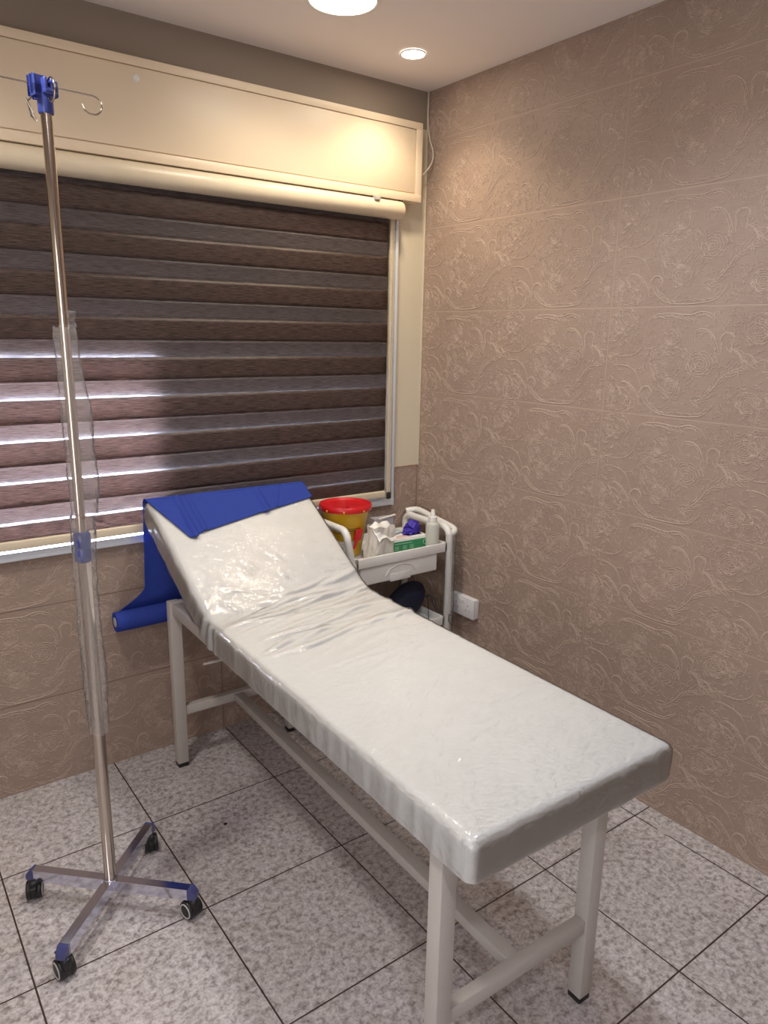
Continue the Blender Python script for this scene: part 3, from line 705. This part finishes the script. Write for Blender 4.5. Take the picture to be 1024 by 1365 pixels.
for k in range(4):
    a = radians(45+90*k+.5); mm = Matrix.Rotation(a, 4, 'Z')
    bm = bmesh.new(); bx(bm, .012, -.013, .060, .232, .013, .093, .001, 1, 0, mm); ar = from_bm('base_arm', bm, M['chromeb'], iv, False)
    # bevelled blue-black end cap
    Vc = [(.228, -.0135, .0615), (.228, .0135, .0615), (.228, .0135, .0925), (.228, -.0135, .0925), (.252, -.0125, .0615), (.252, .0125, .0615), (.252, .0125, .076), (.252, -.0125, .076), (.240, .0135, .0925), (.240, -.0135, .0925)]
    Vc = [mm @ Vector(v) for v in Vc]
    Fc = [(0, 1, 5, 4), (4, 5, 6, 7), (6, 8, 9, 7), (8, 2, 3, 9), (0, 3, 2, 1), (0, 4, 7, 9, 3), (1, 2, 8, 6, 5)]
    ec = link('end_cap', Vc, Fc, M['capb'], ar); ec['label'] = 'dark blue end cap'
    # castor: swivel turned, twin wheels with grey rings
    cx, cy = (mm @ Vector((.236, 0, 0))).xy; sw = radians((262, 252, 100, 106)[k])
    def cw(p): q = Matrix.Rotation(sw, 4, 'Z') @ Vector(p); return Vector((cx+q.x, cy+q.y, q.z))
    bmh = bmesh.new(); bx(bmh, -.022, -.013, .028, .026, .013, .062, .009, 3)
    for v in bmh.verts: v.co = cw(v.co)
    Vh, Fh = lathe([(.0001, -.009), (.0262, -.009), (.0262, .009), (.0001, .009)], 28, (.004, 0, .0282), 'y')
    Vp, Fp = lathe([(.007, .050), (.007, .064)], 12, (cx, cy, 0))
    ca = from_bm('caster', bmh, M['black'], iv, True, 50); ca['label'] = 'black twin wheel castor'
    link('swivel_pin', Vp, Fp, M['black'], ca, True); link('wheel_cover', [cw(v) for v in Vh], Fh, M['black'], ca, True)
    for sd in (-1, 1):
        V1, F1 = lathe([(.0001, sd*.0215), (.018, sd*.0215), (.0250, sd*.020), (.0263, sd*.017), (.0263, sd*.009), (.025, sd*.0075), (.0001, sd*.0075)], 28, (.004, 0, .0264), 'y')
        link('wheel', [cw(v) for v in V1], F1, M['black'], ca, True)
        V1, F1 = lathe([(.0175, sd*.0214), (.0190, sd*.0230), (.0212, sd*.0226), (.0222, sd*.0200)], 28, (.004, 0, .0264), 'y', False)
        link('wheel_ring', [cw(v) for v in V1], F1, M['greyr'], ca, True)
    if k in (1, 2):
        bmh = bmesh.new(); bx(bmh, .018, -.009, .046, .040, .009, .052, .002)
        for v in bmh.verts: v.co = cw(v.co)
        from_bm('brake_lever', bmh, M['black'], ca, True, 50)
def sleeve(name, z0, z1, seed, rfun):
    V, F = [], []; nz, ns = 150, 40; rr = random.Random(seed)
    for i in range(nz+1):
        t = i/nz; z = z0+(z1-z0)*t
        for k in range(ns):
            a = 2*pi*k/ns; r0, flat, off = rfun(t)
            fa = radians(-35)                        # the loose side of the sleeve hangs to the right
            f_ = cos(a-fa)
            r = r0+flat*max(0, f_)**1.5*(1+.35*mnoise.noise((z*9, seed, 0)))+off*max(0, -f_)**1.5
            r += .0022*mnoise.noise((cos(a)*2.2, sin(a)*2.2, z*22+seed))+.0016*mnoise.noise((cos(a)*5, sin(a)*5, z*55+seed))
            zz = z + (0.010*mnoise.noise((cos(a)*2, sin(a)*2, seed)) if i in (0, nz) else 0)
            V.append((r*cos(a), r*sin(a), zz))
    for i in range(nz):
        for k in range(ns): F.append((i*ns+k, i*ns+(k+1) % ns, (i+1)*ns+(k+1) % ns, (i+1)*ns+k))
    o = link(name, V, F, M['sleeve'], iv, True); o['label'] = 'crumpled clear plastic sleeve'; return o
sleeve('plastic_sleeve', 1.135, 1.585, 2.3, lambda t: (.0165, .030*(.55+.45*sin(3.2*t+.6)), .004+.006*t))
sleeve('plastic_sleeve', .545, 1.135, 7.7, lambda t: (.0185+.002*t, .016*(.4+.6*abs(sin(4.2*t+.3))), .006*sin(pi*t)**.5+.003))
# torn tuft standing above the upper sleeve
V, F = [], []; nu_, nv_ = 8, 12
for i in range(nv_+1):
    for j in range(nu_+1):
        u, v = j/nu_, i/nv_
        wdt = .022*(1-.45*sin(pi*v*.7)+.5*v); V.append((.014+(u-.5)*wdt+.006*mnoise.noise((u*3, v*4, 1)), -.012+.008*mnoise.noise((u*4, v*5, 2)), 1.572+.05*v+.008*mnoise.noise((u*5, v, 7))))
for i in range(nv_):
    for j in range(nu_): a = i*(nu_+1)+j; F.append((a, a+1, a+nu_+2, a+nu_+1))
link('plastic_scrap', V, F, M['sleeve'], iv, True)

# ------------------------------------------------------------------ trolley
TX0, TX1, TY0, TY1 = -.575, -.085, -.335, -.025
tr = thing('utility_trolley', 'white plastic medical trolley standing in the corner beside the bed', 'trolley', (-.33, -.18, 0))
def tb(b): return (b[0]+.33, b[1]+.18, b[2], b[3]+.33, b[4]+.18, b[5])
def tray(zf, zr, name):
    bm = bmesh.new(); th = .010
    for b in ((TX0+.010, TY0+.005, zf-.006, TX1-.02, TY1-.005, zf), (TX0+.010, TY0, zf-.008, TX1-.02, TY0+th, zr), (TX0+.010, TY1-th, zf-.008, TX1-.02, TY1, zr), (TX0+.010, TY0, zf-.008, TX0+.010+th, TY1, zr), (TX1-.02-th, TY0, zf-.008, TX1-.02, TY1, zr)):
        bx(bm, *tb(b), bev=.002)
    return from_bm(name, bm, M['white_pl'], tr, True, 40)
tray(.702, .733, 'tray'); tray(.372, .402, 'tray'); tray(.118, .150, 'tray')
# side frames: left a tall push handle, right a lower one
def frame(x, xt, ztop, name, bow=0):
    r = .0145; y0, y1 = TY0+.004, TY1-.004; R_ = .040
    pts = [(x, y0, .06), (x, y0, ztop-.16), (xt, y0, ztop-R_)]
    for q in range(1, 7): a = pi+(-pi/2)*q/6; pts.append((xt+bow*q/6, y0+R_+R_*cos(a), ztop-R_+R_*sin(a)))
    for q in range(0, 7): a = pi/2-(pi/2)*q/6; pts.append((xt+bow*(1-q/6), y1-R_+R_*cos(a), ztop-R_+R_*sin(a)))
    pts += [(x, y1, ztop-.16), (x, y1, .06)]
    return tube_obj(name, [(a+.33, b+.18, c) for a, b, c in pts], r, M['white_pl'], tr, 16)
frame(TX0-.002, TX0-.030, .852, 'side_frame'); frame(TX1-.002, TX1-.006, .795, 'side_frame')
# push grip on the right, sloping out towards the wall
tube_obj('end_handle', [(a+.33, b+.18, c) for a, b, c in cr([(TX1-.004, TY0+.006, .765), (TX1+.026, TY0+.010, .772), (TX1+.040, TY0+.04, .782), (TX1+.036, -.18, .800), (TX1+.040, TY1-.05, .812), (TX1+.022, TY1-.02, .812), (TX1-.004, TY1-.006, .806)], 6)], .0135, M['white_pl'], tr, 14)
# drawer with an arched grip
dw = bmesh.new(); bx(dw, *tb((TX0+.035, TY0+.010, .616, -.148, TY1-.03, .690)), bev=.006, seg=3)
dr_ = from_bm('drawer', dw, M['white_pl'], tr, True, 40)
gp = []
for q in range(13):
    t = q/12; xx = -.415+.15*t+.33; zz = .640+.038*(sin(pi*t)**.45); gp.append((xx, TY0+.18+.010, zz))
tube_obj('drawer_grip', gp, .0035, M['white_pl'], dr_, 8)
box('grip_lip', tb((-.395, TY0+.007, .611, -.290, TY0+.014, .645)), M['white_pl'], dr_, .004)
box('drawer_runner', tb((-.148, TY0+.05, .676, TX1-.03, TY0+.08, .694)), M['white_pl'], tr, .002)
for sx in (TX0, TX1):
    for sy in (TY0+.004, TY1-.004):
        V1, F1 = lathe([(.0001, -.010), (.024, -.010), (.027, -.006), (.027, .006), (.024, .010), (.0001, .010)], 20, (sx+.33, sy+.18, .027), 'x')
        c_ = link('caster', V1, F1, M['black'], tr, True); V1, F1 = lathe([(.008, .04), (.008, .066)], 10, (sx+.33, sy+.18, 0)); link('caster_stem', V1, F1, M['black'], c_, True)
# clear plastic bag left on the right frame
V, F = [], []; nz, ns = 60, 26
for i in range(nz+1):
    t = i/nz; z = .31+.46*t
    for k in range(ns):
        a = 2*pi*k/ns; r = .018+.010*max(0, cos(a+.2))+.003*mnoise.noise((cos(a)*2, sin(a)*2, z*16))+.002*mnoise.noise((cos(a)*5, sin(a)*5, z*40))
        V.append((TX1-.002+.33+r*cos(a), TY0+.004+.18+r*sin(a), z))
for i in range(nz):
    for k in range(ns): F.append((i*ns+k, i*ns+(k+1) % ns, (i+1)*ns+(k+1) % ns, (i+1)*ns+k))
pw = link('plastic_wrap', V, F, M['sleeve'], tr, True); pw['label'] = 'clear plastic wrap hanging on the right post'

# ------------------------------------------------------------------ things on the trolley
TF = .7025
bc = Vector((-.498, -.152, TF))
sb_ = thing('sharps_bin', 'yellow round sharps bin with red lid at the left end of the trolley', 'sharps bin', bc)
lathe_obj('body', [(.0001, 0), (.056, 0), (.060, .003), (.064, .010), (.0950, .192), (.098, .196)], M['yellow'], sb_, 56)
lathe_obj('lid', [(.098, .192), (.106, .192), (.108, .196), (.108, .209), (.104, .215), (.098, .215), (.093, .208), (.060, .205), (.050, .2045), (.0001, .2045)], M['red'], sb_, 56)
box('lid_flap', (-.020, -.078, .204, .045, -.030, .2105), M['red'], sb_, .003)
# camera-facing direction for print and tabs
vd = atan2(CAM[1]-bc.y, CAM[0]-bc.x)
def on_bin(ang, z, dr=.0006): r = .064+(.095-.064)*(z-.010)/.182+dr; return Vector((r*cos(ang), r*sin(ang), z))
def bin_patch(name, a0, a1, z0, z1, m, dr, par=None, n=10):
    V, F = [], []
    for i in range(n+1):
        a = a0+(a1-a0)*i/n; V += [on_bin(a, z0, dr), on_bin(a, z1, dr), on_bin(a, z1, dr-.0005), on_bin(a, z0, dr-.0005)]
    for i in range(n):
        for e in range(4): F.append((4*i+e, 4*i+(e+1) % 4, 4*i+4+(e+1) % 4, 4*i+4+e))
    F += [(0, 1, 2, 3), (4*n+3, 4*n+2, 4*n+1, 4*n)]
    return link(name, V, F, m, par or sb_, True)
lb = bin_patch('label_patch', vd-.60, vd+.50, .018, .072, M['label'], .0010)
parts = []
rnd = random.Random(5)
for row, (zz, hh) in enumerate(((.124, .0035), (.115, .005), (.106, .003))):   # unreadable lines of print
    a = vd-.55
    while a < vd+.75:
        da = rnd.uniform(.025, .07)
        parts.append(([on_bin(a, zz), on_bin(a+da, zz), on_bin(a+da, zz+hh), on_bin(a, zz+hh)], [(0, 1, 2, 3)])); a += da+.018
for zz in (.060, .052, .044):
    parts.append(([on_bin(vd-.5, zz, .0016), on_bin(vd-.1, zz, .0016), on_bin(vd-.1, zz+.002, .0016), on_bin(vd-.5, zz+.002, .0016)], [(0, 1, 2, 3)]))
for v_, f_ in parts: link('print_mark', v_, f_, M['ink'], sb_)
for aa in (-.75, -.05, .75):
    V1, F1 = lathe([(.0001, .1100), (.004, .1097), (.005, .1075)], 8, (0, 0, 0), 'x'); mm = Matrix.Rotation(vd+aa, 4, 'Z')
    link('lid_latch', [mm @ (v+Vector((0, 0, .198))) for v in V1], F1, M['yellow'], sb_, True)
lab_a = vd+.62      # red cap hanging on the right front
c0 = on_bin(lab_a, .100, .0); dn = Vector((cos(lab_a), sin(lab_a), 0)); dtg = Vector((-dn.y, dn.x, 0))
bm = bmesh.new(); bx(bm, -.017, -.004, -.024, .017, .010, .024, .006, 3)
for v in bm.verts: v.co = c0+dtg*(v.co.x+v.co.z*.25)+dn*(v.co.y+.006)+Vector((0, 0, v.co.z))
from_bm('red_tab', bm, M['red'], sb_, True, 60)
bm = bmesh.new(); bx(bm, -.006, -.003, -.055, .006, .004, -.018, .003, 2)
for v in bm.verts: v.co = c0+dtg*(v.co.x+v.co.z*.35)+dn*(v.co.y+.008)+Vector((0, 0, v.co.z))
from_bm('tab_strap', bm, M['red'], sb_, True, 60)

# crumpled paper bag
pc = Vector((-.414, -.274, TF)); pb = thing('paper_bag', 'crumpled white paper bag standing between the sharps bin and glove box', 'paper bag', pc, radians(8))
V, F = [], []; ns, nz = 48, 26
for i in range(nz+1):
    t = i/nz; z = .135*t
    for k in range(ns):
        a = 2*pi*k/ns; sq = 1/max(abs(cos(a)), abs(sin(a)))**.75
        rx, ry = .072*(1-.25*t)*sq*.86, .036*(1-.1*t)*sq
        n_ = .010*mnoise.noise((cos(a)*1.6, sin(a)*1.6, z*14))+.003*mnoise.noise((cos(a)*5, sin(a)*5, z*40))
        zz = z + (.014*mnoise.noise((a*1.6, 4, 1)) if t > .9 else 0)
        V.append((rx*cos(a)+n_*cos(a)*(1 if t > .05 else .2)+.006*t, ry*sin(a)+n_*sin(a)*(1 if t > .05 else .2), max(0, zz)))
for i in range(nz):
    for k in range(ns): F.append((i*ns+k, i*ns+(k+1) % ns, (i+1)*ns+(k+1) % ns, (i+1)*ns+k))
F.append(tuple(range(ns-1, -1, -1)))
o = link('bag', V, F, M['paper'], pb, False); md = o.modifiers.new('t', 'SOLIDIFY'); md.thickness = .0008; md.offset = -1
# folded-over mouth, hanging down at the front
V, F = [], []; n1, n2 = 16, 12
for j in range(n2+1):
    for i in range(n1+1):
        u, v = i/n1, j/n2
        x = -.052+.108*u; y = .022-.064*v+.006*mnoise.noise((u*5, v*5, 3)); z = .140-.052*v**1.6+.012*mnoise.noise((u*4, v*4, 9))*(1 if v < .9 else .6)-.016*abs(u-.45)*v+(.010*sin(u*6)*v)
        V.append((x*(1-.12*v)+.006, y, z))
for j in range(n2):
    for i in range(n1): a = j*(n1+1)+i; F.append((a, a+1, a+n1+2, a+n1+1))
o = link('folded_mouth', V, F, M['wcap'], pb, False); md = o.modifiers.new('t', 'SOLIDIFY'); md.thickness = .0008
parts = []
rr = random.Random(8)
for k in range(5): 
    x_, z_ = rr.uniform(-.04, .045), rr.uniform(.02, .09); parts.append(([(x_, -.0475, z_), (x_+.008, -.0475, z_), (x_+.008, -.0475, z_+.002), (x_, -.0475, z_+.002)], [(0, 1, 2, 3)]))

# glove box with gloves spilling out
gc = Vector((-.245, -.232, TF)); gb = thing('glove_box', 'green and white glove box beside the spray bottle on the trolley', 'glove box', gc, radians(-3))
bm = bmesh.new(); bx(bm, -.092, -.042, 0, .082, .060, .062, .0015); from_bm('carton', bm, M['wcap'], gb, True, 40)
box('green_front', (-.0915, -.0430, .0005, .0815, -.0418, .050), M['green'], gb, .0003)
box('pink_panel', (-.075, -.036, .0618, .0, .0, .0626), M['pinkp'], gb, 0)
box('opening', (-.005, -.020, .0615, .070, .030, .0628), M['dark'], gb, 0)
parts = []
def tx(x, z, w_, h_): parts.append(([(x, -.0434, z), (x+w_, -.0434, z), (x+w_, -.0434, z+h_), (x, -.0434, z+h_)], [(0, 1, 2, 3)]))
x_ = -.085
while x_ < .0: tx(x_, .039, .006, .004); x_ += .0085
for bx_ in (-.085, -.045, -.01):
    for rz_ in (.028, .022, .016): tx(bx_, rz_, .020, .0022)
for v_, f_ in parts: link('print_mark', v_, f_, M['greenl'], gb)
V1, F1 = tube(arc((.068, -.0434, .034), .010, 0, 2*pi*.97, 20, 'xz'), .0013, 6); link('round_emblem', V1, F1, M['greenl'], gb, True)
def blob(name, c, rad, m, par, seed, amp, fr=4, sub=4, sc_=(1, 1, 1)):
    bm = bmesh.new(); bmesh.ops.create_icosphere(bm, subdivisions=sub, radius=1)
    for v in bm.verts:
        n_ = v.co.normalized(); d = 1+amp*mnoise.noise(n_*fr*.5+Vector((seed, 0, 0)))+amp*.6*abs(mnoise.noise(n_*fr+Vector((seed, 3, 0))))
        v.co = Vector((n_.x*sc_[0], n_.y*sc_[1], n_.z*sc_[2]))*rad*d+Vector(c)
    return from_bm(name, bm, m, par, True)
gl_c = gc+Vector((.034, .004, .060))
gv = thing('nitrile_gloves', 'violet nitrile gloves bunched out of the top of the glove box', 'gloves', gl_c)
blob('glove', (.002, 0, .026), .030, M['glove'], gv, 2.2, .55, 5, 4, (1.0, .8, .85)); blob('glove', (-.016, -.004, .012), .024, M['glove'], gv, 6.1, .6, 5, 4, (1.2, .8, .6)); blob('glove', (.018, .004, .016), .022, M['glove'], gv, 9.4, .6, 5, 4, (1, .8, .9))

# spray bottle
sp_c = Vector((-.150, -.290, TF)); sp = thing('spray_bottle', 'translucent white spray bottle at the right end of the top tray', 'bottle', sp_c)
lathe_obj('body', [(.0001, 0), (.026, 0), (.029, .003), (.029, .104), (.027, .112), (.020, .118), (.0135, .120), (.0135, .122)], M['bottle'], sp, 32)
lathe_obj('collar', [(.017, .119), (.0185, .120), (.0185, .140), (.016, .1425)], M['wcap'], sp, 28)
lathe_obj('nozzle', [(.0105, .141), (.0095, .158), (.0075, .163), (.0072, .170), (.0001, .171)], M['wcap'], sp, 24)

# card box standing open at the back, packets
cc = Vector((-.262, -.082, TF)); cb = thing('card_box', 'small open grey card box standing behind the paper bag', 'carton', cc, radians(-4))
bm = bmesh.new(); bx(bm, -.050, -.022, 0, .045, .022, .108, .001); from_bm('carton', bm, M['card'], cb, True, 40)
bm = bmesh.new(); mm = Matrix.Translation((0, .0, .110)) @ Matrix.Rotation(radians(-8), 4, 'Y'); bx(bm, -.030, -.026, -.002, .056, -.016, .004, .001, 2, 0, mm); from_bm('lid_flap', bm, M['wcap'], cb, True, 40)
pk = thing('wipes_packet', 'pale blue and white packet lying on the glove box behind the paper bag', 'packet', gc+Vector((-.045, .048, .0635)), radians(18))
V, F = [], []; n1, n2 = 14, 10
for s_ in (0, 1):
    for j in range(n2+1):
        for i in range(n1+1):
            u, v = i/n1-.5, j/n2-.5; e = (1-(2*u)**4)*(1-(2*v)**4)
            V.append((u*.105, v*.058, .001+(.007*e if s_ else 0)+.002*mnoise.noise((u*6, v*6, 1))*s_+.003))
ofs = (n1+1)*(n2+1)
for j in range(n2):
    for i in range(n1):
        a = j*(n1+1)+i; F.append((a, a+n1+1, a+n1+2, a+1)); a += ofs; F.append((a, a+1, a+n1+2, a+n1+1))
rim = [i for i in range(n1+1)]+[j*(n1+1)+n1 for j in range(1, n2+1)]+[n2*(n1+1)+i for i in range(n1-1, -1, -1)]+[j*(n1+1) for j in range(n2-1, 0, -1)]
for a, b in zip(rim, rim[1:]+rim[:1]): F.append((a, b, b+ofs, a+ofs))
link('packet', V, F, M['silver'], pk, True)
box('printed_stripe', (-.045, -.020, .0112, .02, -.012, .0118), M['greenl'], pk, 0)

# navy pouch with cord on the middle shelf
nc = Vector((-.236, -.225, .374)); nv = thing('navy_pouch', 'dark navy rounded pouch with a thin black cord on the lower shelf', 'pouch', nc)
bm = bmesh.new(); bmesh.ops.create_uvsphere(bm, u_segments=40, v_segments=26, radius=1)
ry_ = Matrix.Rotation(radians(-28), 4, 'Y')
for v in bm.verts:
    p = Vector((v.co.x*.112, v.co.y*.045*(1+.1*mnoise.noise(v.co*2)), v.co.z*.078)); p = ry_ @ p; v.co = p+Vector((0, 0, .088))
zmin = min(v.co.z for v in bm.verts)
for v in bm.verts: v.co.z -= zmin-.001
from_bm('pouch', bm, M['navy'], nv, True)
def cp(*pts): return cr([Vector(p)-nc for p in pts], 8)
tube_obj('cord', cp((-.135, -.24, .470), (-.128, -.25, .455), (-.134, -.262, .41), (-.138, -.27, .377)), .0016, M['black'], nv, 6)
tube_obj('cord', cp((-.135, -.24, .472), (-.120, -.26, .475), (-.122, -.28, .44), (-.110, -.30, .415), (-.082, -.335, .412), (-.100, -.358, .405), (-.098, -.358, .385), (-.086, -.358, .368)), .0018, M['black'], nv, 6)
tube_obj('cord', cp((-.135, -.24, .474), (-.112, -.27, .465), (-.11, -.29, .43), (-.095, -.325, .414), (-.075, -.356, .402), (-.070, -.358, .385), (-.084, -.358, .366)), .0018, M['black'], nv, 6)

# ------------------------------------------------------------------ small marks on the floor
tag(link('tape_scrap', *(lambda P: ([Vector(p) for p in P]+[Vector(p)-Vector((0, 0, .0008)) for p in P], [(0, 1, 2, 3), (7, 6, 5, 4), (0, 4, 5, 1), (1, 5, 6, 2), (2, 6, 7, 3), (3, 7, 4, 0)]))([(-.092, -1.415, .001), (-.070, -1.405, .001), (-.055, -1.458, .001), (-.078, -1.466, .001)]), M['tape']),
    'small pale scrap of tape stuck on the floor near the right wall', 'tape scrap')
V, F = lathe([(.0001, .0011), (.0055, .0010), (.0065, .0002)], 14, (-1.24, -.565, 0)); V = [Vector(((v.x+1.24)*1.0-1.24, v.y, v.z)) for v in V]
tag(link('floor_speck', V, F, M['black'], None, True), 'small black speck on the floor between drip stand and bed', 'speck')
